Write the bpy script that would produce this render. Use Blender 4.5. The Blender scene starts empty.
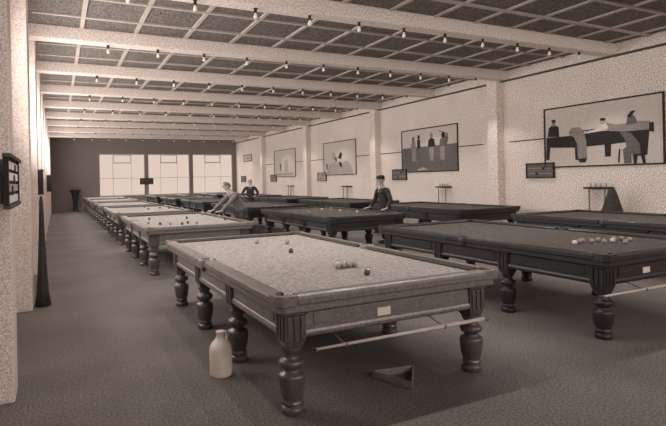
import bpy, bmesh, math, random
from mathutils import Vector, Matrix
random.seed(7)
S = bpy.context.scene
COL = S.collection
PI = math.pi

# ------------------------------------------------------------------ camera
cam_d = bpy.data.cameras.new('camera'); cam = bpy.data.objects.new('camera', cam_d); COL.objects.link(cam)
YAW, ROLL, F = math.radians(25.247), math.radians(1.201), 504.14
fw = Vector((math.sin(YAW), math.cos(YAW), 0)); rt = Vector((math.cos(YAW), -math.sin(YAW), 0)); up = Vector((0, 0, 1))
c_, s_ = math.cos(ROLL), math.sin(ROLL)
cr = rt * c_ - up * s_ ; cu = up * c_ + rt * s_
M = Matrix((cr, cu, -fw)).transposed().to_4x4(); M.translation = Vector((0, 0, 1.665))
cam.matrix_world = M
cam_d.sensor_fit = 'HORIZONTAL'; cam_d.sensor_width = 36; cam_d.lens = F / 666 * 36
cam_d.shift_x = (333 - 294.55) / 666; cam_d.shift_y = -(213 - 179.48) / 666
cam_d.clip_start = 0.02; cam_d.clip_end = 300
S.camera = cam

# ------------------------------------------------------------------ world, daylight, exposure
SKY = (0.80, 0.65, 0.55)
w = bpy.data.worlds.new('world'); S.world = w; w.use_nodes = True
w.node_tree.nodes['Background'].inputs[0].default_value = (*SKY, 1)
w.node_tree.nodes['Background'].inputs[1].default_value = 1.0
LT = (1.0, 0.945, 0.905)
BULB_W = 62.0       # each hanging bulb
LEFT_W = 124        # daylight through each window of the left wall
BACK_W = 60        # daylight through each window of the far wall
FRONT_W = 125      # daylight through the windows of the wall behind the camera
vs = S.view_settings
vs.view_transform = 'Standard'; vs.look = 'None'; vs.gamma = 1; vs.use_curve_mapping = False; vs.exposure = 0.0

def area(name, loc, direction, sx, sy, watts, spread=PI):
    d = bpy.data.lights.new(name, 'AREA'); d.shape = 'RECTANGLE'; d.size = sx; d.size_y = sy
    d.energy = watts; d.color = LT; d.spread = spread
    o = bpy.data.objects.new(name, d); COL.objects.link(o); o.location = loc
    o.rotation_euler = Vector(direction).to_track_quat('-Z', 'Z').to_euler()
    return o
LEFT_BAYS = [(1.6, 3.9), (4.65, 7.25), (8.2, 10.3), (11.2, 13.3), (14.2, 16.3), (17.2, 19.3), (20.2, 22.3), (23.2, 25.3), (26.2, 28.3), (29.2, 31.3)]
LX, RX, BY, FY = -0.32, 11.5, 34.0, -3.0
ZB, ZC = 4.32, 4.57
for a, b in LEFT_BAYS[1:]:
    area('window_daylight', (LX - .42, (a + b) / 2, 2.85), (1, 0, .35), b - a - .2, 1.6, LEFT_W)
BACK_WINS = [(2.42, 5.22), (5.42, 8.16), (8.38, 11.2)]
for a, b in BACK_WINS:
    area('window_daylight', ((a + b) / 2, BY + .5, 2.2), (0, -1, -.1), b - a, 2.6, BACK_W)
FRONT_WINS = [(0.6, 3.4), (4.2, 7.0), (7.8, 10.6)]
for a, b in FRONT_WINS:
    area('window_daylight', ((a + b) / 2, FY - .2, 3.3), (0, 1, .25), b - a, 1.5, FRONT_W)

# ------------------------------------------------------------------ materials
def tone(v): return (v, v * .872, v * .80, 1)
def mat(name, v, rough=.6, scale=30, amt=.12, spec=.4, dim='Object', sheen=0, stretch=None, bump=0, scale2=None, amt2=0, coat=0):
    m = bpy.data.materials.new(name); m.use_nodes = True
    nt = m.node_tree; N = nt.nodes; L = nt.links; b = N['Principled BSDF']
    b.inputs['Roughness'].default_value = rough; b.inputs['Specular IOR Level'].default_value = spec
    if sheen: b.inputs['Sheen Weight'].default_value = sheen; b.inputs['Sheen Roughness'].default_value = .5
    if coat: b.inputs['Coat Weight'].default_value = coat; b.inputs['Coat Roughness'].default_value = .25
    tc = N.new('ShaderNodeTexCoord'); vec = tc.outputs[dim]
    if stretch:
        mp = N.new('ShaderNodeMapping'); mp.inputs['Scale'].default_value = stretch
        L.new(vec, mp.inputs[0]); vec = mp.outputs[0]
    nz = N.new('ShaderNodeTexNoise'); nz.inputs['Scale'].default_value = scale; nz.inputs['Detail'].default_value = 5
    L.new(vec, nz.inputs['Vector'])
    r = N.new('ShaderNodeValToRGB'); e = r.color_ramp.elements
    e[0].position = .3; e[1].position = .7; e[0].color = tone(v * (1 - amt)); e[1].color = tone(v * (1 + amt))
    L.new(nz.outputs[0], r.inputs[0]); out = r.outputs[0]
    if scale2:
        n2 = N.new('ShaderNodeTexNoise'); n2.inputs['Scale'].default_value = scale2; n2.inputs['Detail'].default_value = 3
        L.new(vec, n2.inputs['Vector'])
        r2 = N.new('ShaderNodeValToRGB'); f = r2.color_ramp.elements; f[0].position = .3; f[1].position = .7
        f[0].color = (1 - amt2,) * 3 + (1,); f[1].color = (1 + amt2,) * 3 + (1,)
        L.new(n2.outputs[0], r2.inputs[0])
        mx = N.new('ShaderNodeMix'); mx.data_type = 'RGBA'; mx.blend_type = 'MULTIPLY'; mx.inputs[0].default_value = 1
        L.new(out, mx.inputs[6]); L.new(r2.outputs[0], mx.inputs[7]); out = mx.outputs[2]
    L.new(out, b.inputs['Base Color'])
    if bump:
        bp = N.new('ShaderNodeBump'); bp.inputs['Strength'].default_value = bump; bp.inputs['Distance'].default_value = .01
        L.new(nz.outputs[0], bp.inputs['Height']); L.new(bp.outputs[0], b.inputs['Normal'])
    return m
MT = dict(
    plaster=mat('plaster', .80, .9, 38, .5, .1, bump=.2, scale2=1.2, amt2=.05),
    plaster_near=mat('plaster_near', .80, .9, 85, .4, .1, bump=.2, scale2=1.2, amt2=.05),
    plaster_back_shaded=mat('plaster_back_shaded', .27, .9, 34, .5, .1, bump=.2),  # darker copy of the plaster; shade of the backlit wall put into its colour
    beam=mat('beam_plaster', .80, .9, 38, .35, .1),
    panel=mat('ceiling_panel', .19, .9, 34, .7, .1),
    batten=mat('ceiling_batten', .52, .8, 18, .1, .1),
    dark_panel=mat('dark_ceiling_panel', .03, .9, 14, .2, .1),
    floor=mat('linoleum', .16, .6, 60, .6, .15, scale2=.9, amt2=.2),
    wood=mat('polished_wood', .18, .33, 9, .3, .5, stretch=(6, 1, 6), coat=.15),
    wood_shaded=mat('shaded_wood', .028, .4, 9, .3, .4, stretch=(6, 1, 6), coat=.1),  # darkened copy of the table wood; shade on these rows put into the colour
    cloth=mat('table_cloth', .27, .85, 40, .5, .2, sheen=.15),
    cloth_shaded=mat('table_cloth_shaded', .10, .9, 40, .6, .1),  # same cloth darkened for middle and right rows; weaker light put into the colour
    wood_leg=mat('turned_wood', .085, .3, 9, .3, .5, stretch=(6, 6, 1), coat=.5),
    cushion=mat('cushion_cloth', .075, .9, 40, .3, .1),  # dark cushion cloth; shade on the far cushion is put into the colour too
    leather=mat('pocket_leather', .035, .5, 40, .2, .5),
    plate=mat('ivory_plate', .75, .5, 20, .04, .4),
    metal=mat('dull_metal', .2, .4, 30, .1, .6),
    pale_wood=mat('pale_wood', .62, .45, 12, .1, .4),
    white_ball=mat('ivory_ball', .62, .2, 20, .03, .5),
    grey_ball=mat('mid_ball', .30, .2, 20, .05, .5),
    dark_ball=mat('dark_ball', .08, .2, 20, .05, .5),
    wood_rack=mat('worn_wood', .20, .45, 12, .2, .4),
    stone=mat('glazed_stoneware', .82, .35, 14, .05, .5),
    ink=mat('dark_paint', .035, .7, 30, .2, .2),
    ink_mid=mat('grey_paint', .16, .8, 30, .3, .2),
    ink_soft=mat('soft_grey_paint', .30, .8, 30, .3, .2),
    ink_pale=mat('pale_grey_paint', .46, .8, 25, .16, .2),
    poster=mat('poster_ground', .66, .8, 12, .06, .1),
    flesh=mat('skin', .46, .6, 20, .04, .3),
    hair=mat('hair', .035, .6, 60, .3, .3),
    hair_grey=mat('grey_hair', .17, .6, 60, .3, .3),
    coat=mat('dark_wool', .045, .9, 50, .35, .2),
    coat_mid=mat('checked_wool', .17, .9, 40, .4, .2),
    shirt=mat('shirt', .6, .8, 40, .05, .2),
    trouser=mat('trousers', .06, .9, 50, .2, .2),
    shoe=mat('shoe_leather', .03, .4, 30, .2, .5),
    cover=mat('dark_cover_cloth', .06, .9, 20, .3, .2),
    sash=mat('window_sash', .75, .7, 20, .06, .2),  # paled sash; glare of the backlit windows put into the colour
    strip=mat('dark_strip', .10, .8, 20, .1, .2),
)
def glass_mat(name, v):
    m = bpy.data.materials.new(name); m.use_nodes = True; nt = m.node_tree; N = nt.nodes; L = nt.links
    N.remove(N['Principled BSDF']); o = N['Material Output']
    t = N.new('ShaderNodeBsdfTransparent'); t.inputs[0].default_value = tone(.98)
    t.inputs[0].default_value = (.97, .97, .97, 1)
    g = N.new('ShaderNodeBsdfGlossy'); g.inputs['Roughness'].default_value = .4
    mx = N.new('ShaderNodeMixShader'); mx.inputs[0].default_value = .012
    L.new(t.outputs[0], mx.inputs[1]); L.new(g.outputs[0], mx.inputs[2]); L.new(mx.outputs[0], o.inputs[0])
    return m
MT['glass'] = glass_mat('window_glass', .97)
def bulb_mat():
    m = bpy.data.materials.new('bulb_glass'); m.use_nodes = True; b = m.node_tree.nodes['Principled BSDF']
    b.inputs['Base Color'].default_value = tone(.8); b.inputs['Roughness'].default_value = .25
    b.inputs['Emission Color'].default_value = (*SKY, 1); b.inputs['Emission Strength'].default_value = .12
    return m
MT['bulb'] = bulb_mat()

# ------------------------------------------------------------------ mesh helpers
class MB:
    def __init__(s): s.v = []; s.f = []; s.sm = []
    def add(s, vs_, fs, smooth=False, mtx=None):
        o = len(s.v)
        s.v += [tuple(mtx @ Vector(p)) if mtx else tuple(p) for p in vs_]
        s.f += [tuple(i + o for i in f) for f in fs]; s.sm += [smooth] * len(fs); return s
    def box(s, x0, x1, y0, y1, z0, z1, mtx=None):
        return s.add([(x, y, z) for z in (z0, z1) for y in (y0, y1) for x in (x0, x1)],
                     [(0, 2, 3, 1), (4, 5, 7, 6), (0, 1, 5, 4), (2, 6, 7, 3), (0, 4, 6, 2), (1, 3, 7, 5)], mtx=mtx)
    def lathe(s, prof, n=20, c=(0, 0), mtx=None, smooth=True, cap=True):
        vs_ = []; fs = []
        for z, r in prof:
            for k in range(n):
                a = 2 * PI * k / n; vs_.append((c[0] + r * math.cos(a), c[1] + r * math.sin(a), z))
        for i in range(len(prof) - 1):
            for k in range(n):
                k2 = (k + 1) % n; fs.append((i * n + k, i * n + k2, (i + 1) * n + k2, (i + 1) * n + k))
        s.add(vs_, fs, smooth, mtx)
        if cap:
            s.add([vs_[k] for k in range(n)], [tuple(range(n - 1, -1, -1))], False, mtx)
            s.add(vs_[-n:], [tuple(range(n))], False, mtx)
        return s
    def tube(s, p, q, r, r2=None, n=10):
        p, q = Vector(p), Vector(q); d = q - p; r2 = r if r2 is None else r2
        m = Matrix.Translation(p) @ d.to_track_quat('Z', 'Y').to_matrix().to_4x4()
        return s.lathe([(0, r), (d.length, r2)], n, mtx=m)
    def prism(s, poly, z0, z1, mtx=None):
        n = len(poly); vs_ = [(x, y, z0) for x, y in poly] + [(x, y, z1) for x, y in poly]
        fs = [tuple(range(n - 1, -1, -1)), tuple(range(n, 2 * n))] + [(k, (k + 1) % n, n + (k + 1) % n, n + k) for k in range(n)]
        return s.add(vs_, fs, mtx=mtx)
    def rings(s, rings, closed=True, smooth=False):
        n = len(rings[0]); vs_ = [p for r in rings for p in r]; R = len(rings); fs = []
        for i in range(R if closed else R - 1):
            j = (i + 1) % R
            for k in range(n):
                k2 = (k + 1) % n; fs.append((i * n + k, i * n + k2, j * n + k2, j * n + k))
        return s.add(vs_, fs, smooth)
    def ball(s, c, r, seg=14, rg=8):
        rx, ry, rz = (r, r, r) if not hasattr(r, '__len__') else r
        prof = [(-math.cos(PI * i / rg), max(1e-4, math.sin(PI * i / rg))) for i in range(rg + 1)]
        return s.lathe(prof, seg, mtx=Matrix.Translation(c) @ Matrix.Diagonal((rx, ry, rz, 1)), cap=False)
    def build(s, name, m, parent=None, bevel=0, loc=None):
        me = bpy.data.meshes.new(name); me.from_pydata(s.v, [], s.f)
        me.polygons.foreach_set('use_smooth', s.sm)
        bm = bmesh.new(); bm.from_mesh(me); bmesh.ops.remove_doubles(bm, verts=bm.verts, dist=1e-6)
        bmesh.ops.recalc_face_normals(bm, faces=bm.faces); bm.to_mesh(me); bm.free()
        me.materials.append(MT[m] if isinstance(m, str) else m)
        o = bpy.data.objects.new(name, me); COL.objects.link(o)
        if parent: o.parent = parent
        if loc: o.location = loc
        if bevel:
            b = o.modifiers.new('bevel', 'BEVEL'); b.width = bevel; b.segments = 2; b.limit_method = 'ANGLE'
        return o
def tag(o, label=None, cat=None, group=None, kind=None):
    for k, v in (('label', label), ('category', cat), ('group', group), ('kind', kind)):
        if v: o[k] = v
    return o
def empty(name, loc=(0, 0, 0), rz=0):
    o = bpy.data.objects.new(name, None); COL.objects.link(o); o.location = loc; o.rotation_euler = (0, 0, rz)
    o.empty_display_size = .1; return o
KIDS = {}
def kids(o): return [c for c in bpy.data.objects if c.parent == o]
def copy_tree(o, parent=None):
    c = o.copy(); COL.objects.link(c)
    if parent: c.parent = parent
    if o.name not in KIDS: KIDS[o.name] = kids(o)
    for ch in KIDS[o.name]: copy_tree(ch, c)
    return c
def struct(o, label=None, cat=None): return tag(o, label, cat, None, 'structure')
ORD = ['first', 'second', 'third', 'fourth', 'fifth', 'sixth', 'seventh', 'eighth', 'ninth', 'tenth', 'eleventh', 'twelfth']

# ------------------------------------------------------------------ room shell
struct(MB().box(LX - .7, RX + .3, FY - .3, BY + .4, -.12, 0).build('floor', 'floor'), 'mottled grey hall floor under the tables', 'floor')
ceiling = struct(MB().box(LX - .7, RX + .3, FY - .3, BY + .4, ZC, ZC + .15).build('ceiling', 'panel'), 'dark panelled ceiling with pale battens', 'ceiling')
BEAMS = [1.4 + 3 * k for k in range(11)]
for k in range(len(BEAMS)):
    y0 = BEAMS[k] + .03; y1 = (BEAMS[k + 1] if k + 1 < len(BEAMS) else BY + .27) - .27
    g = MB()
    for j in (1, 2):
        yc = BEAMS[k] + j + .02; g.box(LX, RX, yc - .035, yc + .035, ZC - .035, ZC)
    for j in range(12):
        xc = .47 + .962 * j; g.box(xc - .035, xc + .035, y0, y1, ZC - .03, ZC)
    g.build('batten_grid', 'batten', ceiling)
MB().box(5.95, 6.85, 13.75, 14.35, ZC - .012, ZC).build('ceiling_hatch', 'dark_panel', ceiling)
tn = 0
for y in BEAMS:
    tn += 1
    struct(MB().box(LX - .3, RX, y - .27, y + .03, ZB, ZC).build('trim_%d' % tn, 'beam', bevel=.02), 'pale plaster beam crossing the ceiling', 'beam')
# right wall
wr = struct(MB().box(RX, RX + .25, FY - .25, BY + .25, 0, ZC).build('wall_right', 'plaster'), 'long pale right wall with pictures', 'wall')
tn += 1
t = struct(MB().box(RX - .10, RX, FY, BY, ZB, ZC).build('trim_%d' % tn, 'beam'), 'pale cornice band along the top of the right wall', 'cornice')
MB().box(RX - .13, RX - .001, FY, BY, ZB - .028, ZB).build('moulding', 'strip', t)
PILS = [10.40, 16.42, 22.42, 28.42]
edges = [FY] + PILS + [BY]
for y in PILS:
    tn += 1
    struct(MB().box(RX - .26, RX, y, y + .36, 0, ZB).build('trim_%d' % tn, 'plaster', bevel=.01), 'pale pilaster on the right wall', 'pilaster')
MUR = [7.64, 13.63, 19.63, 25.62]
segs = [(MUR[0] - 6, MUR[0] - 1.46), (MUR[0] + 1.46, 10.2), (11.15, MUR[1] - 1.46), (MUR[1] + 1.46, 16.42), (17.2, MUR[2] - 1.46), (MUR[2] + 1.46, 22.42), (23.2, MUR[3] - 1.46), (MUR[3] + 1.46, 28.42)]
for a, b in segs:
    tn += 1
    struct(MB().box(RX - .012, RX, a, b, 2.575, 2.605).build('trim_%d' % tn, 'strip'), 'thin dark line moulding on the right wall', 'moulding')
# wall openings helper: wall in a plane with rectangular holes (piers, sill wall, header)
def wall_x(x0, x1, holes, z0, z1, ya, yb):
    g = MB(); y = ya
    for a, b in holes:
        g.box(x0, x1, y, a, 0, ZC); g.box(x0, x1, a, b, 0, z0); g.box(x0, x1, a, b, z1, ZC); y = b
    g.box(x0, x1, y, yb, 0, ZC); return g
def wall_y(y0, y1, holes, z0, z1, xa, xb):
    g = MB(); x = xa
    for a, b in holes:
        g.box(x, a, y0, y1, 0, ZC); g.box(a, b, y0, y1, 0, z0); g.box(a, b, y0, y1, z1, ZC); x = b
    g.box(x, xb, y0, y1, 0, ZC); return g
WL = LX - .26
struct(wall_x(WL - .2, WL, LEFT_BAYS[1:], 1.95, 3.75, FY - .25, BY + .25).build('wall_left', 'plaster_near'), 'pale left wall with piers', 'wall')
LP = [(1.2, 1.7), (4.42, 4.74)] + [(7.5 + 3 * k + (0 if k == 0 else -.02), 7.98 + 3 * k) for k in range(9)]
for a, b in LP:
    tn += 1
    struct(MB().box(WL, LX, a, b, 0, ZC).build('trim_%d' % tn, 'plaster_near', bevel=.012), 'pale plaster pier of the left wall', 'pier')
struct(wall_y(BY, BY + .2, BACK_WINS, .85, 3.52, WL - .2, RX + .25).build('wall_back', 'plaster_back_shaded'), 'shadowed far wall around the windows', 'wall')
struct(wall_y(FY - .2, FY, FRONT_WINS, 2.3, 4.15, WL - .2, RX + .25).build('wall_front', 'plaster'), 'wall behind the viewer', 'wall')
wn = 0
def window(axis, at, a, b, z0, z1, label, fine=False):
    global wn
    wn += 1
    def bx(g, u0, u1, d0, d1, zz0, zz1):
        return g.box(u0, u1, at + d0, at + d1, zz0, zz1) if axis == 'y' else g.box(at + d0, at + d1, u0, u1, zz0, zz1)
    g = MB(); e = .05
    bx(g, a, b, -.03, .03, z0, z0 + e); bx(g, a, b, -.03, .03, z1 - e, z1)
    bx(g, a, a + e, -.03, .03, z0 + e, z1 - e); bx(g, b - e, b, -.03, .03, z0 + e, z1 - e)
    fr = struct(g.build('window_%d' % wn, 'sash'), label, 'window')
    mn = MB(); L = b - a; zt = z0 + 1.12
    for u in (a + .3 * L, a + .7 * L): bx(mn, u - .016, u + .016, -.025, .025, z0 + e, z1 - e)
    for u0, u1 in ((a + e, a + .3 * L - .016), (a + .3 * L + .016, a + .7 * L - .016), (a + .7 * L + .016, b - e)): bx(mn, u0, u1, -.025, .025, zt - .014, zt + .014)
    bx(mn, a + .3 * L + .016, a + .7 * L - .016, -.025, .025, z1 - .60, z1 - .555)
    mn.build('mullion', 'sash', fr)
    if fine:
        v = MB()
        u0, u1, q0, q1 = a + .3 * L + .03, a + .7 * L - .03, z1 - .55, z1 - .06
        for r_ in ((u0, u1, q0, q0 + .022), (u0, u1, q1 - .022, q1), (u0, u0 + .022, q0 + .022, q1 - .022), (u1 - .022, u1, q0 + .022, q1 - .022)):
            bx(v, r_[0], r_[1], -.06, -.026, r_[2], r_[3])
        v.build('vent_sash', 'ink_soft', fr)
    bx(MB(), a + e, b - e, -.004, .004, z0 + e, z1 - e).build('pane', 'glass', fr)
for i, (a, b) in enumerate(BACK_WINS): window('y', BY + .1, a, b, .85, 3.52, ['left hand tall window in the far wall', 'middle tall window in the far wall', 'right hand tall window in the far wall, nearest the picture wall'][i], True)
for a, b in LEFT_BAYS[1:]: window('x', WL - .1, a, b, 1.95, 3.75, 'window between piers of the left wall')
for a, b in FRONT_WINS: window('y', FY - .1, a, b, 2.3, 4.15, 'window in the wall behind the viewer')

# ------------------------------------------------------------------ billiard tables
W2, L2 = 1.015, 1.93
def make_table(cloth, wood):
    root = empty('billiard_table')
    hx, hy = W2, L2
    def ring(o, z, c=.05):
        x, y = hx - o, hy - o; c = max(.02, c - o * .6)
        return [(x - c, -y, z), (x, -y + c, z), (x, y - c, z), (x - c, y, z), (-x + c, y, z), (-x, y - c, z), (-x, -y + c, z), (-x + c, -y, z)]
    MB().rings([ring(o, z) for o, z in [(.012, .797), (.012, .752), (.02, .745), (.18, .745), (.18, .797)]]).build('fascia', wood, root)
    prof = [(.10, .745), (.10, .602), (.092, .594), (.086, .577), (.086, .562), (.094, .548), (.11, .540), (.18, .540), (.18, .745)]
    MB().rings([ring(o, z, .02) for o, z in prof]).build('apron', wood, root)
    g = MB()
    for sy in (-1, 1): g.box(-.70, .70, *sorted((sy * (hy - .10), sy * (hy - .092))), .622, .715)
    for sx in (-1, 1):
        for a, b in ((-1.62, -.72), (-.44, .44), (.72, 1.62)): g.box(*sorted((sx * (hx - .10), sx * (hx - .092))), a, b, .622, .715)
    g.build('apron_panel', wood, root, bevel=.006)
    # bed cloth with bites for the pockets
    px, py = hx - .075, hy - .075; ex, ey = hx - .085, hy - .085
    poly = []
    def arc(cx, cy, r, a0, a1, n=8):
        for k in range(n + 1):
            a = math.radians(a0 + (a1 - a0) * k / n); poly.append((cx + r * math.cos(a), cy + r * math.sin(a)))
    arc(ex, -ey, .07, 180, 90); arc(ex + .01, 0, .06, 260, 100); arc(ex, ey, .07, 270, 180)
    arc(-ex, ey, .07, 0, -90); arc(-ex - .01, 0, .06, 80, -80); arc(-ex, -ey, .07, 90, 0)
    MB().prism(poly, .80, .835).build('bed_cloth', cloth, root)
    rp = [(.0, .797), (-.008, .81), (-.008, .845), (.0, .862), (.02, .872), (.085, .872), (.085, .797)]
    cp = [(.085, .868), (.10, .866), (.124, .853), (.128, .845), (.115, .836), (.085, .836)]
    def seg(prof_, side, a, b, shrink):
        r = []
        for u in (a, b):
            loop = []
            for o, z in prof_:
                t_ = u - math.copysign(max(0, o - .085) * shrink, u - (a + b) / 2)
                if side == 'E': p = (hx - o, t_, z)
                elif side == 'W': p = (-hx + o, t_, z)
                elif side == 'N': p = (t_, hy - o, z)
                else: p = (t_, -hy + o, z)
                loop.append(p)
            r.append(loop)
        n = len(prof_); g_ = MB()
        g_.rings(r, closed=False); g_.add(r[0], [tuple(range(n))]); g_.add(r[1], [tuple(range(n))]); return g_
    for side, a, b in (('S', -hx + .15, hx - .15), ('N', -hx + .15, hx - .15), ('E', -hy + .15, -.085), ('E', .085, hy - .15), ('W', -hy + .15, -.085), ('W', .085, hy - .15)):
        r = seg(rp, side, a, b, 0).build('rail', wood, root)
        seg(cp, side, a, b, .9).build('cushion', 'cushion' if wood == 'wood' else 'wood_shaded', r)
    for sx in (-1, 1):
        for yy in (-py, 0, py):
            cx = sx * (px if yy else px + .03)
            m = Matrix.Translation((cx, yy, 0)); g = MB()
            if yy:
                sg = 1 if yy > 0 else -1
                lp_ = [(.15, -.008), (.03, -.008), (-.008, .03), (-.008, .15)] + [(.09 + .068 * math.cos(math.radians(a)), .09 + .068 * math.sin(math.radians(a))) for a in range(120, 331, 15)]
                g = MB().prism([(sx * (hx - u), sg * (hy - v)) for u, v in lp_], .797, .873)
            else: g.lathe([(.797, .062), (.870, .062), (.875, .070), (.873, .084), (.86, .090), (.797, .088)], 24, mtx=m, cap=False)
            plate = g.build('pocket', wood, root, bevel=.006 if yy else 0)
            MB().lathe([(.80, .066), (.78, .058), (.76, .050), (.745, .036), (.74, .001)], 16, mtx=m, cap=False).build('pocket_net', 'leather', plate)
    lp = [(0, .074), (.01, .082), (.035, .085), (.052, .080), (.058, .064), (.066, .062), (.073, .078), (.088, .078), (.094, .068), (.12, .078), (.16, .088), (.21, .094), (.255, .097), (.275, .095), (.288, .086), (.300, .058), (.325, .056), (.335, .082), (.352, .092), (.372, .092), (.388, .080), (.394, .058), (.425, .054), (.445, .07), (.47, .078), (.475, .078)]
    for sx in (-1, 1):
        for k, yy in enumerate((-1.765, -.58, .58, 1.765)):
            g = MB(); c = (sx * (hx - .165), yy)
            g.lathe(lp, 20, c=c)
            end = k in (0, 3)
            leg = g.build('leg', 'wood_leg' if wood == 'wood' else wood, root)
            # fluted console over the leg
            b = MB(); sq = lambda h_, z: [(c[0] - h_, yy - h_, z), (c[0] + h_, yy - h_, z), (c[0] + h_, yy + h_, z), (c[0] - h_, yy + h_, z)]
            lv = [(.062, .475), (.070, .50), (.082, .54), (.082, .705), (.094, .715), (.094, .745)]
            b.rings([sq(h_, z) for h_, z in lv], closed=False); b.add(sq(*lv[0]), [(0, 1, 2, 3)]); b.add(sq(*lv[-1]), [(0, 1, 2, 3)])
            for q_ in (-.05, 0, .05):
                b.box(*sorted((c[0] + sx * .082, c[0] + sx * .092)), yy + q_ - .014, yy + q_ + .014, .53, .70)
                if end:
                    sg = 1 if yy > 0 else -1
                    b.box(c[0] + q_ - .014, c[0] + q_ + .014, *sorted((yy + sg * .082, yy + sg * .092)), .53, .70)
            b.build('console', 'wood_leg' if wood == 'wood' else wood, leg, bevel=.004)
    for x in (-.53, .36, .80):
        h = MB(); h.tube((x, -hy + .13, .541), (x, -hy - .03, .50), .005); h.tube((x, -hy - .03, .50), (x, -hy - .075, .485), .005); h.tube((x, -hy - .075, .487), (x, -hy - .082, .515), .005)
        h.tube((x, -hy + .13, .532), (x, -hy + .13, .545), .012)
        h.build('rest_hook', 'metal', root)
    return root
ROWS = [5.05, 11.05, 16.05, 21.05, 26.05, 31.05]
ROWW = ['nearest', 'second', 'third', 'fourth', 'fifth', 'sixth and farthest']
lightT = make_table('cloth', 'wood'); darkT = make_table('cloth_shaded', 'wood_shaded')
LAB = {
    (0, 0): 'big foreground billiard table with pale cloth, white jug standing beside its leg',
    (0, 1): 'billiard table with scattered balls directly behind the big foreground table, in the left row',
    (1, 0): 'dark billiard table at right with a cluster of balls near its front cushion',
    (1, 1): 'dark billiard table at which the man in the cap rests his hands',
    (2, 0): 'dark billiard table cut by the right photo edge, next to the right wall',
    (2, 1): 'dark billiard table along the right wall, below the picture of four standing players',
}
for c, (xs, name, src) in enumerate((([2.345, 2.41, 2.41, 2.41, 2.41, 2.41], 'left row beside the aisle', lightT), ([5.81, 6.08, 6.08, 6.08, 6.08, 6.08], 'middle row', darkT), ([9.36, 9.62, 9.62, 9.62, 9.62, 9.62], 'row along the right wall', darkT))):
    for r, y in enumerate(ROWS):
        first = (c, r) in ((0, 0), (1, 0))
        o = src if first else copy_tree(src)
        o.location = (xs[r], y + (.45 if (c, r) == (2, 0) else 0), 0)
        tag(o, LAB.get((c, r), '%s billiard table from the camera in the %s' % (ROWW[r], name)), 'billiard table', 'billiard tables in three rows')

for t_, x in ((lightT, -.10), (darkT, -.255)):
    MB().box(x - .06, x + .06, -L2 + .084, -L2 + .0925, .615, .675).build('name_plate', 'plate', t_)

# ------------------------------------------------------------------ balls
BALL = {}
for nm in ('white_ball', 'grey_ball', 'dark_ball'):
    BALL[nm] = MB().ball((0, 0, 0), .029, 16, 10).build('billiard_ball', nm)
used = set()
def ball(nm, x, y, label, group):
    o = BALL[nm]
    if nm in used: o = o.copy(); COL.objects.link(o)
    used.add(nm); o.location = (x, y, .864)
    tag(o, label, 'ball', group)
gA = 'balls on the big foreground table'
d = .0585
pk = ['grey_ball', 'grey_ball', 'grey_ball', 'white_ball', 'grey_ball', 'grey_ball', 'grey_ball', 'grey_ball', 'grey_ball', 'grey_ball', 'grey_ball', 'grey_ball', 'white_ball', 'dark_ball', 'grey_ball']
q = 0
TIDX = ['apex', 'second row', 'third row', 'front row']
for i in range(4):
    for j in range(i + 1):
        bx_ = 2.405 + (j - i / 2) * d; by_ = 4.17 - i * d * .866
        ball(pk[q], bx_, by_, '%s ball, %s from left in the %s of the foreground pack' % ({'grey_ball': 'grey', 'white_ball': 'pale', 'dark_ball': 'dark'}[pk[q]], ORD[j], TIDX[i]), gA); q += 1
ball('dark_ball', 2.37, 3.62, 'dark ball just in front of the pack on the foreground table', gA)
ball('dark_ball', 2.37, 5.16, 'dark ball behind and left of the pack, mid-way up the foreground table', gA)
ball('grey_ball', 2.34, 6.16, 'grey ball near the far cushion of the foreground table, left one', gA)
ball('grey_ball', 2.66, 5.9, 'faint pale grey ball near the far cushion of the foreground table, right one', gA)
gB = 'balls scattered on the second table of the left row'
for k, (x, y) in enumerate(sorted([(1.64, 10.39), (1.84, 11.52), (1.8, 9.98), (1.97, 9.86), (2.16, 9.69), (2.61, 11.22), (2.31, 9.85), (2.46, 9.74), (3.20, 12.14), (3.2, 10.27)])):
    ball('dark_ball' if k % 3 else 'grey_ball', x, y, 'small ball on the second left-row table, %s from left' % ORD[k], gB)
for k, (x, y) in enumerate([(2.52, 15.87), (2.60, 17.2), (2.92, 16.17), (3.15, 15.93)]):
    ball('dark_ball', x, y, 'small dark ball on the third left-row table, %s from left' % ORD[k], 'balls on the third table of the left row')
for k, (x, y, m_) in enumerate([(5.43, 3.92, 'white_ball'), (5.58, 3.97, 'grey_ball'), (5.68, 4.0, 'grey_ball'), (5.72, 3.91, 'grey_ball'), (5.80, 3.81, 'grey_ball'), (5.90, 3.95, 'grey_ball'), (5.97, 3.82, 'white_ball'), (5.95, 3.66, 'grey_ball'), (6.12, 3.90, 'grey_ball'), (6.22, 3.87, 'grey_ball'), (6.2, 3.76, 'grey_ball')]):
    ball(m_, x, y, '%s ball in the cluster on the near dark table, %s from left' % ('pale' if m_ == 'white_ball' else 'grey', ORD[k]), 'ball cluster on the near dark table at right')
for k, (x, y) in enumerate([(5.53, 10.94), (6.30, 11.71), (6.30, 11.2), (6.38, 10.9), (6.52, 10.72), (6.49, 10.29), (6.75, 12.0)]):
    ball('white_ball' if k % 2 else 'grey_ball', x, y, '%s ball on the table of the capped man, %s from left' % ('pale' if k % 2 else 'grey', ORD[k]), 'balls on the table of the capped man')

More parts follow.
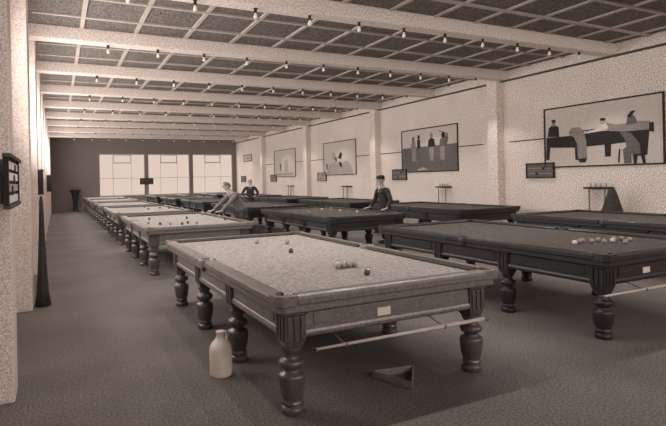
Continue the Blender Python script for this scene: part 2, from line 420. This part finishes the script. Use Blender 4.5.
# ------------------------------------------------------------------ cue rests hung on the hooks
def rest(x0, x1, y, label):
    g = MB(); g.tube((x0, y, .503), (x1, y, .503), .0095, .016, 12)
    root = empty('cue_rest', (0, 0, 0)); tag(root, label, 'cue rest', 'long rests hung under table ends')
    root.location = ((x0 + x1) / 2, y, .503)
    o = g.build('shaft', 'pale_wood', root); o.location = (-(x0 + x1) / 2, -y, -.503)
    h = MB(); h.tube((x0 - .004, y, .503), (x0 + .012, y, .503), .014)
    h.box(x0 - .004, x0 + .004, y - .035, y + .035, .497, .509)
    o = h.build('rest_head', 'metal', root); o.location = (-(x0 + x1) / 2, -y, -.503)
rest(1.57, 3.11, 3.058, 'long pale stick hung on hooks under the near end of the foreground table')
rest(4.62, 6.45, 3.058, 'long pale stick hung on hooks under the near end of the dark table at right')

# ------------------------------------------------------------------ jug and ball rack on the floor
jug = empty('stoneware_jug', (1.245, 4.20, 0), .5); tag(jug, 'tall white stoneware jug standing on the floor beside the foreground table', 'jug')
MB().lathe([(0, .085), (.008, .094), (.03, .097), (.22, .097), (.25, .092), (.275, .078), (.30, .055), (.32, .040), (.335, .034), (.36, .033), (.365, .037), (.378, .037), (.38, .030), (.36, .026)], 28).build('body', 'stone', jug)
g = MB(); pts = [(.03, 0, .352), (.062, 0, .358), (.078, 0, .335), (.080, 0, .305), (.072, 0, .278)]
for a, b in zip(pts, pts[1:]): g.tube(a, b, .011, n=10)
o = g.build('handle', 'stone', jug)
rk = empty('ball_rack', (2.52, 3.40, 0), math.radians(50)); tag(rk, 'triangular wooden ball rack lying on the floor under the foreground table', 'ball rack')
g = MB(); tri = [Vector((.20 * math.cos(a), .20 * math.sin(a), 0)) for a in (PI / 2, PI / 2 + 2 * PI / 3, PI / 2 + 4 * PI / 3)]
tro = [p * 1.12 for p in tri]; z1 = .06
rr = []
for z, ps in ((0, tro), (z1, tro), (z1, tri), (0, tri)): rr.append([(p.x, p.y, z) for p in ps])
g.rings(rr).build('frame', 'wood_rack', rk, bevel=.006)

# ------------------------------------------------------------------ bulbs
sock = [(4.215, .018), (4.225, .034), (4.25, .036), (4.285, .026), (4.30, .03), (4.32, .04)]
bprof = [(4.085, .002), (4.087, .014), (4.095, .028), (4.112, .038), (4.135, .041), (4.16, .037), (4.185, .026), (4.205, .018), (4.218, .016)]
sock_o = bulb_o = None
ld = bpy.data.lights.new('lamp_light', 'SPOT'); ld.spot_size = math.radians(100); ld.spot_blend = .5; ld.shadow_soft_size = .05; ld.energy = BULB_W; ld.color = LT
proto = None
for bi, y in enumerate(BEAMS[1:]):
    for j in range(11):
        x = .94 + .942 * j
        if proto is None:
            root = empty('light_bulb'); proto = root
            MB().lathe([((z - 4.32) * .62, r * .8) for z, r in sock], 12).build('socket', 'ink', root)
            MB().lathe([((z - 4.32) * .72 + .005, r * .78) for z, r in bprof], 14).build('bulb', 'bulb', root)
            l = bpy.data.objects.new('lamp_light', ld); COL.objects.link(l); l.parent = root; l.location = (0, 0, -.25)
        else: root = copy_tree(proto)
        root.location = (x, y - .12, ZB)
        tag(root, 'bare bulb under the %s beam from the camera, %s from left wall' % (ORD[bi - 1] if bi else 'unseen nearest', ORD[j]), 'light bulb', 'bare bulbs under the ceiling beams')

# ------------------------------------------------------------------ pictures on the right wall
def rect_frame(g, y0, y1, z0, z1, t, d):
    x0, x1 = RX - d, RX
    g.box(x0, x1, y0, y1, z1 - t, z1); g.box(x0, x1, y0, y1, z0, z0 + t)
    g.box(x0, x1, y0, y0 + t, z0 + t, z1 - t); g.box(x0, x1, y1 - t, y1, z0 + t, z1 - t); return g
PX = Matrix(((0, 0, -1, RX), (1, 0, 0, 0), (0, 1, 0, 0), (0, 0, 0, 1)))   # (y, z, depth) -> world
def picture(yc, label, shapes, frame_m='ink', w=2.84, z0=1.84, z1=3.33, t=.035, off=0):
    root = empty('wall_picture', (RX, yc, (z0 + z1) / 2)); tag(root, label, 'picture', 'large pictures on the right wall')
    inv = Matrix.Translation((-RX, -yc, -(z0 + z1) / 2))
    def put(g, name, m):
        g.v = [tuple(inv @ Vector(p)) for p in g.v]; return g.build(name, m, root)
    a, b = yc - w / 2, yc + w / 2
    put(MB().box(RX - .012, RX, a, b, z0, z1), 'canvas', 'poster')
    put(rect_frame(MB(), a - t / 2, b + t / 2, z0 - t / 2, z1 + t / 2, t, .03), 'frame', frame_m)
    for k, (name, m, poly) in enumerate(shapes):
        put(MB().prism(poly, .012, .0140 + .0016 * k, mtx=PX), name, m)
def ell(cy, cz, ry, rz, n=14): return [(cy + ry * math.cos(2 * PI * k / n), cz + rz * math.sin(2 * PI * k / n)) for k in range(n)]
picture(MUR[0], 'large framed picture of players around a billiard table, nearest on the right wall', [
    ('painted_onlooker', 'ink', [(8.98, 2.62), (8.94, 2.85), (8.86, 2.9), (8.80, 2.91), (8.76, 2.9), (8.66, 2.85), (8.65, 2.6)]),
    ('painted_head', 'ink_soft', ell(8.80, 2.95, .055, .075)), ('painted_hair', 'ink', ell(8.80, 3.01, .06, .04)),
    ('painted_table', 'ink', [(9.01, 2.6), (8.33, 2.6), (7.55, 2.64), (6.5, 2.65), (6.53, 2.37), (6.56, 2.04), (6.79, 2.03), (6.87, 2.35), (7.34, 2.32), (7.35, 2.04), (7.48, 2.04), (7.49, 2.32), (8.07, 2.3), (8.09, 1.98), (8.22, 2.0), (8.23, 2.3), (8.91, 2.34), (8.94, 2.03), (9.03, 2.03)]),
    ('painted_bending_player', 'ink_soft', [(8.38, 2.7), (8.29, 2.79), (8.11, 2.79), (7.99, 2.68), (7.93, 2.43), (7.92, 2.02), (8.0, 1.93), (8.15, 2.0), (8.17, 2.4), (8.25, 2.56), (8.35, 2.6)]),
    ('painted_shoe', 'ink', [(8.16, 2.02), (7.92, 2.04), (7.96, 1.93), (8.1, 1.93)]),
    ('painted_cue', 'ink', [(8.03, 2.70), (7.6, 2.71), (7.6, 2.69), (8.03, 2.675)]),
    ('painted_lying_player', 'ink_soft', [(7.55, 2.84), (7.44, 2.83), (7.22, 2.76), (6.99, 2.76), (6.75, 2.79), (6.5, 2.76), (6.44, 2.69), (6.48, 2.58), (6.95, 2.58), (7.35, 2.62), (7.5, 2.72)]),
    ('painted_shirt', 'plate', [(7.56, 2.84), (7.44, 2.82), (7.38, 2.70), (7.6, 2.64), (7.88, 2.62), (7.86, 2.66), (7.62, 2.72), (7.56, 2.76)]),
    ('painted_face', 'ink_pale', ell(7.52, 2.86, .06, .06)), ('painted_hair', 'ink', ell(7.52, 2.91, .065, .035)),
    ('painted_raised_leg', 'ink_mid', [(6.99, 2.72), (6.95, 2.90), (6.88, 2.96), (6.80, 2.88), (6.75, 2.74)]),
    ('painted_boot', 'ink', [(6.97, 2.91), (6.87, 3.02), (6.80, 3.02), (6.86, 2.93), (6.88, 2.87)]),
    ('painted_foot', 'ink', [(6.5, 2.72), (6.42, 2.73), (6.42, 2.52), (6.5, 2.54)]),
    ('painted_seated_player', 'ink_mid', [(7.13, 2.58), (7.06, 2.6), (6.87, 2.52), (6.70, 2.28), (6.68, 2.06), (6.90, 2.08), (6.90, 1.87), (7.04, 1.87), (7.06, 2.18), (6.98, 2.25), (7.02, 2.41)]),
    ('painted_stool', 'ink', [(6.85, 2.07), (6.62, 2.07), (6.60, 1.86), (6.64, 1.86), (6.68, 2.03), (6.77, 2.03), (6.79, 1.86), (6.83, 1.86)]),
    ('painted_cue', 'ink', [(7.15, 2.2), (7.135, 2.2), (7.16, 1.9), (7.175, 1.9)]),
])
picture(MUR[1], 'framed picture of four standing players with a dark lower half', [
    ('painted_ground', 'ink_mid', [(15.02, 2.70), (12.23, 2.72), (12.23, 1.86), (15.02, 1.86)]),
    ('painted_player', 'ink_soft', [(14.54, 2.75), (14.48, 2.93), (14.30, 2.93), (14.27, 2.69), (14.25, 2.22), (14.47, 2.22)]), ('painted_head', 'ink_mid', ell(14.40, 3.0, .07, .09)),
    ('painted_player', 'ink', [(14.19, 2.68), (14.18, 2.97), (14.03, 2.96), (14.02, 2.66)]), ('painted_head', 'ink', ell(14.10, 3.05, .06, .08)),
    ('painted_player', 'ink', [(13.62, 2.70), (13.58, 2.92), (13.43, 2.98), (13.30, 2.92), (13.25, 2.66)]), ('painted_trousers', 'ink_soft', [(13.56, 2.66), (13.30, 2.66), (13.34, 2.2), (13.52, 2.2)]), ('painted_head', 'ink_soft', ell(13.44, 3.06, .07, .09)),
    ('painted_player', 'ink_mid', [(13.05, 2.68), (12.99, 2.9), (12.80, 2.98), (12.68, 3.04), (12.63, 2.90), (12.70, 2.70)]), ('painted_trousers', 'ink_soft', [(13.02, 2.66), (12.78, 2.66), (12.77, 2.21), (13.0, 2.22)]), ('painted_head', 'ink', ell(12.86, 3.02, .08, .09)),
    ('painted_cue', 'ink', [(13.05, 3.18), (13.05, 3.2), (12.62, 3.04), (12.62, 3.02)]),
    ('painted_table', 'ink_pale', [(14.2, 1.92), (13.92, 2.0), (13.58, 1.9), (14.12, 1.88)]),
])
picture(MUR[2], 'framed pale picture of a group of faint grey figures, third on the right wall', [
    ('painted_group', 'ink_pale', [(20.75, 1.87), (20.6, 2.3), (20.2, 2.42), (19.89, 2.42), (19.5, 2.3), (19.25, 2.41), (18.9, 2.45), (18.6, 2.2), (18.45, 1.86)]),
    ('painted_face', 'ink_pale', [(20.30, 2.80), (20.1, 2.90), (19.92, 2.75), (19.97, 2.5), (20.2, 2.5)]),
    ('painted_head', 'ink', [(19.72, 2.58), (19.50, 2.86), (19.34, 2.78), (19.44, 2.54)]),
    ('painted_figure', 'ink_mid', [(20.0, 2.62), (19.85, 2.66), (19.8, 2.45), (19.95, 2.42)]),
    ('painted_figure', 'ink', [(19.65, 2.45), (19.41, 2.36), (19.36, 2.17), (19.55, 2.2)]),
    ('painted_figure', 'ink_mid', [(20.83, 2.35), (20.68, 2.35), (20.70, 2.1), (20.80, 2.1)]),
], frame_m='strip')
picture(MUR[3], 'framed very pale picture, fourth and farthest large one on the right wall', [
    ('painted_figure', 'ink_mid', [(26.3, 2.55), (26.1, 2.60), (26.08, 2.2), (26.25, 2.15)]),
    ('painted_figure', 'ink_pale', [(25.7, 2.75), (25.1, 2.80), (25.2, 2.1), (25.6, 2.1)]),
    ('painted_ground', 'ink_pale', [(26.8, 2.05), (24.5, 2.05), (24.5, 1.9), (26.8, 1.9)]),
], frame_m='strip')
picture(31.6, 'small framed picture high on the right wall beside the far windows', [('painted_figure', 'ink_pale', ell(31.5, 3.15, .4, .1))], frame_m='strip', w=1.5, z0=2.95, z1=3.35, t=.05)

def scoreboard(loc, rz, label, fill):
    root = empty('score_board', loc, rz); tag(root, label, 'scoreboard', 'scoreboards on the walls')
    # local: x = width, y = out of the wall (negative), z up
    MB().box(-.40, .40, -.03, 0, .02, .36).build('panel', fill, root)
    g = MB(); g.box(-.43, .43, -.055, 0, .36, .39); g.box(-.43, .43, -.055, 0, -.01, .02); g.box(-.425, -.395, -.05, 0, .02, .36); g.box(.395, .425, -.05, 0, .02, .36)
    g.build('frame', 'ink', root)
    for k, z in enumerate((.11, .25)):
        MB().box(-.36, .36, -.037, -.03, z - .012, z + .012).build('score_rail', 'ink_soft' if fill != 'strip' else 'ink_mid', root)
        MB().box(-.1 + .2 * k - .025, -.05 + .2 * k, -.048, -.037, z - .03, z + .03).build('slider', 'ink', root)
for k, (y, lab, fill) in enumerate(((9.22, 'dark framed scoreboard left of the nearest large picture on the right wall', 'ink_mid'), (15.22, 'dark framed scoreboard below the left corner of the picture of four players', 'ink_mid'), (21.25, 'pale framed scoreboard below the left corner of the third large picture', 'ink_pale'), (32.45, 'small scoreboard on the right wall in the far corner bay', 'ink_mid'), (27.2, 'small grey scoreboard below the left corner of the fourth large picture', 'ink_soft'))):
    scoreboard((RX, y, 1.575), -PI / 2, lab, fill)
scoreboard((5.32, BY, 1.56), 0, 'dark scoreboard on the pier between the left and middle far windows', 'strip')

# left wall cabinets (markers) on the piers
def wall_cabinet(y0, y1, z0, z1, label, dp=.03):
    root = empty('scoring_cabinet', (LX + (.03 if y1 < 5 else 0), (y0 + y1) / 2, z0)); tag(root, label, 'wall cabinet', 'scoring cabinets on the left wall piers')
    h = (y1 - y0) / 2; H = z1 - z0
    g = MB(); g.box(0, dp, -h, -h + .045, 0, H); g.box(0, dp, h - .045, h, 0, H); g.box(0, .012, -h + .03, h - .03, 0, H)
    g.build('case', 'ink', root)
    if y1 < 5: MB().box(-.10, .012, h, h + .02, -.02, H + .03).build('bracket', 'strip', root)
    MB().prism([(0, -h - .03), (dp + .015, -h - .03), (dp + .015, h + .0), (0, h + .0)], H, H + .022).build('crown', 'strip', root)
    MB().prism([(0, -h - .02), (dp + .01, -h - .02), (dp + .01, h + .0), (0, h + .0)], -.022, 0).build('ledge', 'strip', root)
    for k in range(4):
        MB().box(.012, dp - .008, -h + .045, h - .045, H * (k + .10) / 4, H * (k + .78) / 4).build('score_card', 'plate' if k % 2 == 0 or k == 3 else 'ink_pale', root)
    for k, (u, v) in enumerate(((-.25, .3), (.1, .55), (.3, .8))):
        MB().box(dp - .008, dp - .001, u * h - .03, u * h + .03, H * v - .03, H * v + .03).build('marker', 'ink', root)
wall_cabinet(3.45, 4.40, 1.545, 1.835, 'dark scoring cabinet with white strips, nearest one on the left wall')
wall_cabinet(10.52, 10.92, 1.50, 1.93, 'dark scoring cabinet on the left wall, second from the camera', .085)
wall_cabinet(19.5, 20.0, 1.44, 1.98, 'dark scoring cabinet on the left wall, farthest from the camera', .14)

# ------------------------------------------------------------------ dust covers hung and cue stands
def cover(loc, h, r0, r1, label, p=.55):
    root = empty('dust_cover', loc); tag(root, label, 'dust cover')
    g = MB(); n = 28; rings_ = []
    for i in range(9):
        t_ = i / 8; z = h * t_; rr_ = r1 + (r0 - r1) * t_ ** p
        rings_.append([((rr_ * (1 + .13 * math.sin(7 * a + 1.3 * t_))) * math.cos(a), (rr_ * (1 + .13 * math.sin(7 * a + 1.3 * t_))) * math.sin(a), z) for a in [2 * PI * k / n for k in range(n)]])
    g.rings(rings_, closed=False, smooth=True); g.add(rings_[0], [tuple(range(n))]); g.add(rings_[-1], [tuple(range(n))])
    g.build('hanging_cloth', 'cover', root)
    MB().ball((0, 0, h + .02), (r0 * .8, r0 * .8, .035)).build('gathered_top', 'cover', root)
    return root
cover((LX + .118, 7.76, 0), 1.46, .022, .095, 'dark cloth hanging gathered against the left wall pier down to the floor')
def cue_stand(x, y, label, w=.30, dark=True, base_z=0):
    root = empty('cue_stand', (x, y, 0)); tag(root, label, 'cue stand', 'cue stands by the walls')
    MB().lathe([(0, .22), (.04, .22), (.06, .15), (.35, .12), (.75, .14), (1.1, .22), (1.27, .30), (1.29, .33), (1.32, .33), (1.32, .27), (1.1, .17), (.8, .10), (.78, .001)], 24, cap=False).build('drum', 'ink', root)
    return root
def shelf(y, w, label):
    root = empty('wall_shelf', (RX, y, 1.30)); tag(root, label, 'wall shelf', 'small shelves on the right wall')
    MB().box(-.20, 0, -w / 2, w / 2, 0, .04).build('board', 'ink', root, bevel=.005)
    for s in (-1, 1):
        MB().box(-.18, -.15, s * w * .3 - .012, s * w * .3 + .012, -1.30, 0).build('leg', 'ink_soft', root)
    MB().box(-.17, -.16, -w * .3, w * .3, -.75, -.72).build('stretcher', 'ink_soft', root)
    return root
def props(y, w, group, n=4):
    for k in range(n):
        u = y - w * .34 + w * .68 * k / (n - 1)
        o = MB().tube((0, 0, 0), (0, 0, .10), .02, .017, 10).build('chalk_holder', 'ink_pale'); o.location = (RX - .10, u, 1.34)
        tag(o, 'pale pot on %s, %s along' % (group, ORD[k]), 'pot', 'pots on ' + group)
for y, w_, lab in ((7.60, .62, 'dark topped narrow table against the right wall below the nearest large picture'), (12.8, .56, 'dark topped narrow table against the right wall below the picture of four players'), (18.88, .62, 'dark topped narrow table against the right wall below the third large picture'), (24.7, .5, 'dark topped narrow table against the right wall below the fourth large picture')):
    shelf(y, w_, lab)
cover((RX - .52, 7.02, 0), 1.31, .06, .42, 'dark cloth hanging in a flared shape beside the narrow table below the nearest picture', 1.0)
props(12.8, .5, 'the narrow table below the picture of four players')
props(7.60, .55, 'the narrow table below the nearest large picture')
cue_stand(1.0, BY - .5, 'dark round cue stand against the far wall left of the windows', w=.30)
for k in range(6):
    a = 2 * PI * k / 6 + .3
    g = MB(); g.tube((.05 * math.cos(a), .05 * math.sin(a), .01), (.19 * math.cos(a), .19 * math.sin(a), .75), .012, .008, 8)
    o = g.build('billiard_cue', 'ink'); o.location = (1.0, BY - .5, .78)
    tag(o, 'dark cue standing in the round cue stand against the far wall', 'cue', 'cues in the far stand')
# ------------------------------------------------------------------ people
def evald(o):
    dg = bpy.context.evaluated_depsgraph_get(); dg.update()
    me = bpy.data.meshes.new_from_object(o.evaluated_get(dg)); return me
def skin(chains, sub=2):
    """chains: list of lists of (co, r) ; first vertex of the first chain is the root; shared points are welded"""
    bm = bmesh.new(); sl = bm.verts.layers.skin.verify(); seen = {}
    for ch in chains:
        prev = None
        for co, r in ch:
            key = tuple(round(c, 4) for c in co)
            if key not in seen:
                v = bm.verts.new(co); rr = r if hasattr(r, '__len__') else (r, r); v[sl].radius = rr; seen[key] = v
                if len(seen) == 1: v[sl].use_root = True
            v = seen[key]
            if prev is not None and prev is not v and not bm.edges.get((prev, v)): bm.edges.new((prev, v))
            prev = v
    me = bpy.data.meshes.new('tmp'); bm.to_mesh(me); bm.free()
    o = bpy.data.objects.new('tmp', me); COL.objects.link(o)
    o.modifiers.new('s', 'SKIN'); m = o.modifiers.new('b', 'SUBSURF'); m.levels = sub; m.render_levels = sub
    out = evald(o); bpy.data.objects.remove(o); return out
def fuse(meshes, name, m, parent, voxel=.011, smooth=True):
    bm = bmesh.new()
    for me in meshes: bm.from_mesh(me)
    me = bpy.data.meshes.new('tmp2'); bm.to_mesh(me); bm.free()
    o = bpy.data.objects.new('tmp2', me); COL.objects.link(o)
    r = o.modifiers.new('r', 'REMESH'); r.mode = 'VOXEL'; r.voxel_size = voxel; r.use_smooth_shade = True
    sm = o.modifiers.new('sm', 'SMOOTH'); sm.factor = .5; sm.iterations = 2
    out = evald(o); bpy.data.objects.remove(o); out.name = name
    out.materials.clear(); out.materials.append(MT[m])
    p = bpy.data.objects.new(name, out); COL.objects.link(p); p.parent = parent
    return p
def mesh_of(mb):
    me = bpy.data.meshes.new('t'); me.from_pydata(mb.v, [], mb.f); return me
def V(*a): return Vector(a)
def person(loc, rz, label, J, coat, hair, cap=False, apron=None):
    """J holds joint positions in a local frame: facing -Y, feet at z = 0."""
    root = empty('person', loc, rz); tag(root, label, 'person')
    t = lambda p: tuple(p)
    pel, che, nk, hd = V(*J['pelvis']), V(*J['chest']), V(*J['neck']), V(*J['head'])
    mid = (pel + che) / 2
    up_ = (hd - nk).normalized()
    face = V(*J.get('face', (0, -1, 0))).normalized()
    side = up_.cross(face).normalized()
    chains = [[(t(pel), (.15, .11)), (t(mid), (.14, .105)), (t(che), (.155, .11)), (t(nk), .062), (t(nk + up_ * .10), .058)]]
    coatc = [[(t(pel + V(0, 0, -.10)), (.185, .14)), (t(pel), (.18, .135)), (t(mid), (.18, .135)), (t(che), (.19, .138)), (t(nk + up_ * -.015), .085)]]
    hands = []
    for s in ('l', 'r'):
        sh, el, wr = V(*J[s + 'sh']), V(*J[s + 'el']), V(*J[s + 'wr'])
        chains.append([(t(che), (.155, .11)), (t(sh), .06), (t((sh + el) / 2), .05), (t(el), .042), (t((el + wr) / 2), .038), (t(wr), .028)])
        cc = wr + (el - wr).normalized() * .03
        coatc.append([(t(che), (.175, .13)), (t(sh), .082), (t((sh + el) / 2), .068), (t(el), .06), (t((el + wr) / 2), .054), (t(cc), .046)])
        hp, kn, an = V(*J[s + 'hip']), V(*J[s + 'kn']), V(*J[s + 'an'])
        chains.append([(t(pel), (.15, .11)), (t(hp), .088), (t((hp + kn) / 2), .075), (t(kn), .055), (t((kn + an) / 2), .05), (t(an), .035), (t(an + V(0, -.12, -.045)), .032)])
        # hand: palm and five fingers
        d_ = V(*J[s + 'hd']).normalized(); nrm = V(*J.get(s + 'nm', (0, 0, -1))).normalized()
        lat = d_.cross(nrm).normalized() * (1 if s == 'l' else -1)
        palm = [[(t(wr), .027), (t(wr + d_ * .05), (.036, .02)), (t(wr + d_ * .085), (.038, .018))]]
        hands.append(skin(palm, 1))
        for q_, ln in zip((-.030, -.010, .011, .030), (.062, .075, .07, .055)):
            b0 = wr + d_ * .065 + lat * q_ * .9
            hands.append(skin([[(t(b0), .010), (t(b0 + d_ * (.025 + ln * .45) + lat * q_ * .25), .0095), (t(b0 + d_ * (.025 + ln * .8) + lat * q_ * .4 + nrm * .012), .0088), (t(b0 + d_ * (.025 + ln) + lat * q_ * .45 + nrm * .026), .0078)]], 1))
        tb = wr + d_ * .03 - lat * .018
        hands.append(skin([[(t(tb), .013), (t(tb + d_ * .025 - lat * .028), .011), (t(tb + d_ * .055 - lat * .04 + nrm * .006), .0095)]], 1))
    hm = MB()
    R = Matrix((side, -face, up_)).transposed().to_4x4()   # local head axes: x side, y back, z up
    Hm = Matrix.Translation(hd) @ R
    hm.add(*_ell((0, .012, .018), (.074, .092, .098)), mtx=Hm); hm.add(*_ell((0, -.028, -.052), (.056, .062, .068)), mtx=Hm)
    hm.add(*_ell((0, -.098, -.018), (.013, .022, .022)), mtx=Hm); hm.add(*_ell((0, -.088, .008), (.010, .012, .026)), mtx=Hm)
    hm.add(*_ell((0, -.086, -.068), (.024, .010, .007)), mtx=Hm); hm.add(*_ell((0, -.082, -.100), (.024, .016, .018)), mtx=Hm)
    for sx in (-1, 1):
        hm.add(*_ell((sx * .078, .012, -.012), (.012, .022, .033)), mtx=Hm)
        hm.add(*_ell((sx * .03, -.082, .026), (.026, .012, .010)), mtx=Hm)
    body = fuse([skin([c], 2) for c in chains] + [mesh_of(hm)] + hands, 'body', 'flesh', root, .0095)
    for sx in (-1, 1):
        MB().add(*_ell((sx * .030, -.086, .004), (.013, .008, .008)), smooth=True, mtx=Hm).build('eye', 'ink', root)
        MB().add(*_ell((sx * .030, -.094, .034), (.022, .007, .005)), smooth=True, mtx=Hm).build('eyebrow', hair, root)
    MB().add(*_ell((0, -.092, -.070), (.022, .008, .004)), smooth=True, mtx=Hm).build('mouth', 'ink_mid', root)
    hr = MB(); hr.add(*_ell((0, .026, .030), (.084, .096, .096)), smooth=True, mtx=Hm)
    hr.build('hair', hair, root)
    if cap:
        cp_ = MB(); cp_.add(*_ell((0, .005, .082), (.10, .118, .052)), smooth=True, mtx=Hm)
        cpo = cp_.build('flat_cap', 'ink', root)
        MB().add(*_ell((0, -.115, .062), (.075, .05, .012)), smooth=True, mtx=Hm).build('peak', 'ink', cpo)
    fuse([skin([c], 2) for c in coatc], 'jacket', coat, root, .014)
    # shirt front and collar
    fdir = V(*J.get('front', (0, -1, 0))).normalized()
    sp = V(0, 0, 1).cross(fdir).normalized()
    b0 = che + fdir * .128 + V(0, 0, .02)
    sh_ = MB(); n1 = nk + fdir * .075
    a = n1 + sp * .055; b = n1 - sp * .055; c = b0 + V(0, 0, .04) + fdir * .012
    k_ = fdir * .03
    sh_.add([t(a), t(b), t(c), t(a - k_), t(b - k_), t(c - k_)], [(0, 1, 2), (5, 4, 3), (0, 3, 4, 1), (1, 4, 5, 2), (2, 5, 3, 0)])
    sh_.build('shirt_front', 'shirt', root)
    trs = []
    for s in ('l', 'r'):
        hp, kn, an = V(*J[s + 'hip']), V(*J[s + 'kn']), V(*J[s + 'an'])
        trs.append([(t(pel), (.165, .125)), (t(hp), .105), (t((hp + kn) / 2), .092), (t(kn), .075), (t((kn + an) / 2), .068), (t(an + V(0, 0, .0)), .06)])
        fo = MB(); fo.add(*_ell((an.x, an.y - .06, .045), (.05, .14, .045)), smooth=True); fo.build('shoe', 'shoe', root)
    fuse([skin([c], 2) for c in trs], 'trousers', 'trouser', root, .014)
    if apron:
        g_ = MB(); rings_ = []
    return root
def _ell(c, r, seg=16, rg=10):
    m = MB(); m.ball(c, r, seg, rg); return m.v, m.f
STAND = dict(pelvis=(0, 0, .92), chest=(0, 0, 1.28), neck=(0, 0, 1.44), head=(0, -.01, 1.58),
    lsh=(.19, 0, 1.37), lel=(.27, .05, 1.10), lwr=(.22, -.10, .90), lhd=(-.1, -.3, -1), lnm=(-1, 0, 0),
    rsh=(-.19, 0, 1.37), rel=(-.27, .05, 1.10), rwr=(-.22, -.10, .90), rhd=(.1, -.3, -1), rnm=(1, 0, 0),
    lhip=(.09, 0, .86), lkn=(.10, -.02, .48), lan=(.11, .02, .09), rhip=(-.09, 0, .86), rkn=(-.10, -.02, .48), ran=(-.11, .02, .09))
# man in the cap: faces the table on his left (-X), hands on its rail
J1 = dict(STAND); J1.update(pelvis=(0, .04, .93), chest=(0, -.03, 1.29), neck=(0, -.05, 1.455), head=(0, -.08, 1.60),
    lsh=(.19, -.05, 1.37), lel=(.37, -.06, 1.10), lwr=(.42, -.23, .905), lhd=(.1, -1, -.05), lnm=(0, -.1, -1),
    rsh=(-.19, -.05, 1.37), rel=(-.30, -.06, 1.10), rwr=(-.33, -.23, .905), rhd=(-.1, -1, -.05), rnm=(0, -.1, -1), face=(.35, -1, -.12),
    lhip=(.09, .05, .87), lkn=(.10, .03, .48), lan=(.11, .06, .09), rhip=(-.09, .05, .87), rkn=(-.10, .03, .48), ran=(-.11, .06, .09))
person((7.46, 10.55, 0), -PI / 2, 'man in dark jacket and cap resting his hands on a dark table', J1, 'coat', 'hair', cap=True)
# leaning man: bends over the right rail of the second table of the left row
J2 = dict(STAND); J2.update(pelvis=(0, .18, .94), chest=(0, -.02, 1.24), neck=(0, -.13, 1.39), head=(0, -.22, 1.53), face=(-.1, -1, -.2), front=(0, -.9, -.35),
    lsh=(.18, -.03, 1.31), lel=(.25, -.26, 1.10), lwr=(.20, -.46, .905), lhd=(-.1, -1, -.05), lnm=(0, -.1, -1),
    rsh=(-.18, -.03, 1.31), rel=(-.26, -.28, 1.08), rwr=(-.22, -.52, .905), rhd=(.1, -1, -.05), rnm=(0, -.1, -1),
    lhip=(.09, .18, .88), lkn=(.11, .12, .48), lan=(.12, .20, .09), rhip=(-.09, .18, .88), rkn=(-.11, .10, .48), ran=(-.12, .16, .09))
person((4.16, 12.5, 0), -PI / 2 + .12, 'man in grey jacket leaning on the second table of the left row', J2, 'coat_mid', 'hair_grey')
J3 = dict(STAND); J3.update(lel=(.34, .04, 1.12), lwr=(.20, -.12, .98), lhd=(-.9, -.4, -.2), lnm=(0, -.3, -1), rel=(-.34, .04, 1.12), rwr=(-.2, -.12, .98), rhd=(.9, -.4, -.2), rnm=(0, -.3, -1))
person((7.58, 20.6, 0), -math.radians(20), 'man in dark clothes standing far back between the rows near the right wall', J3, 'coat', 'hair')
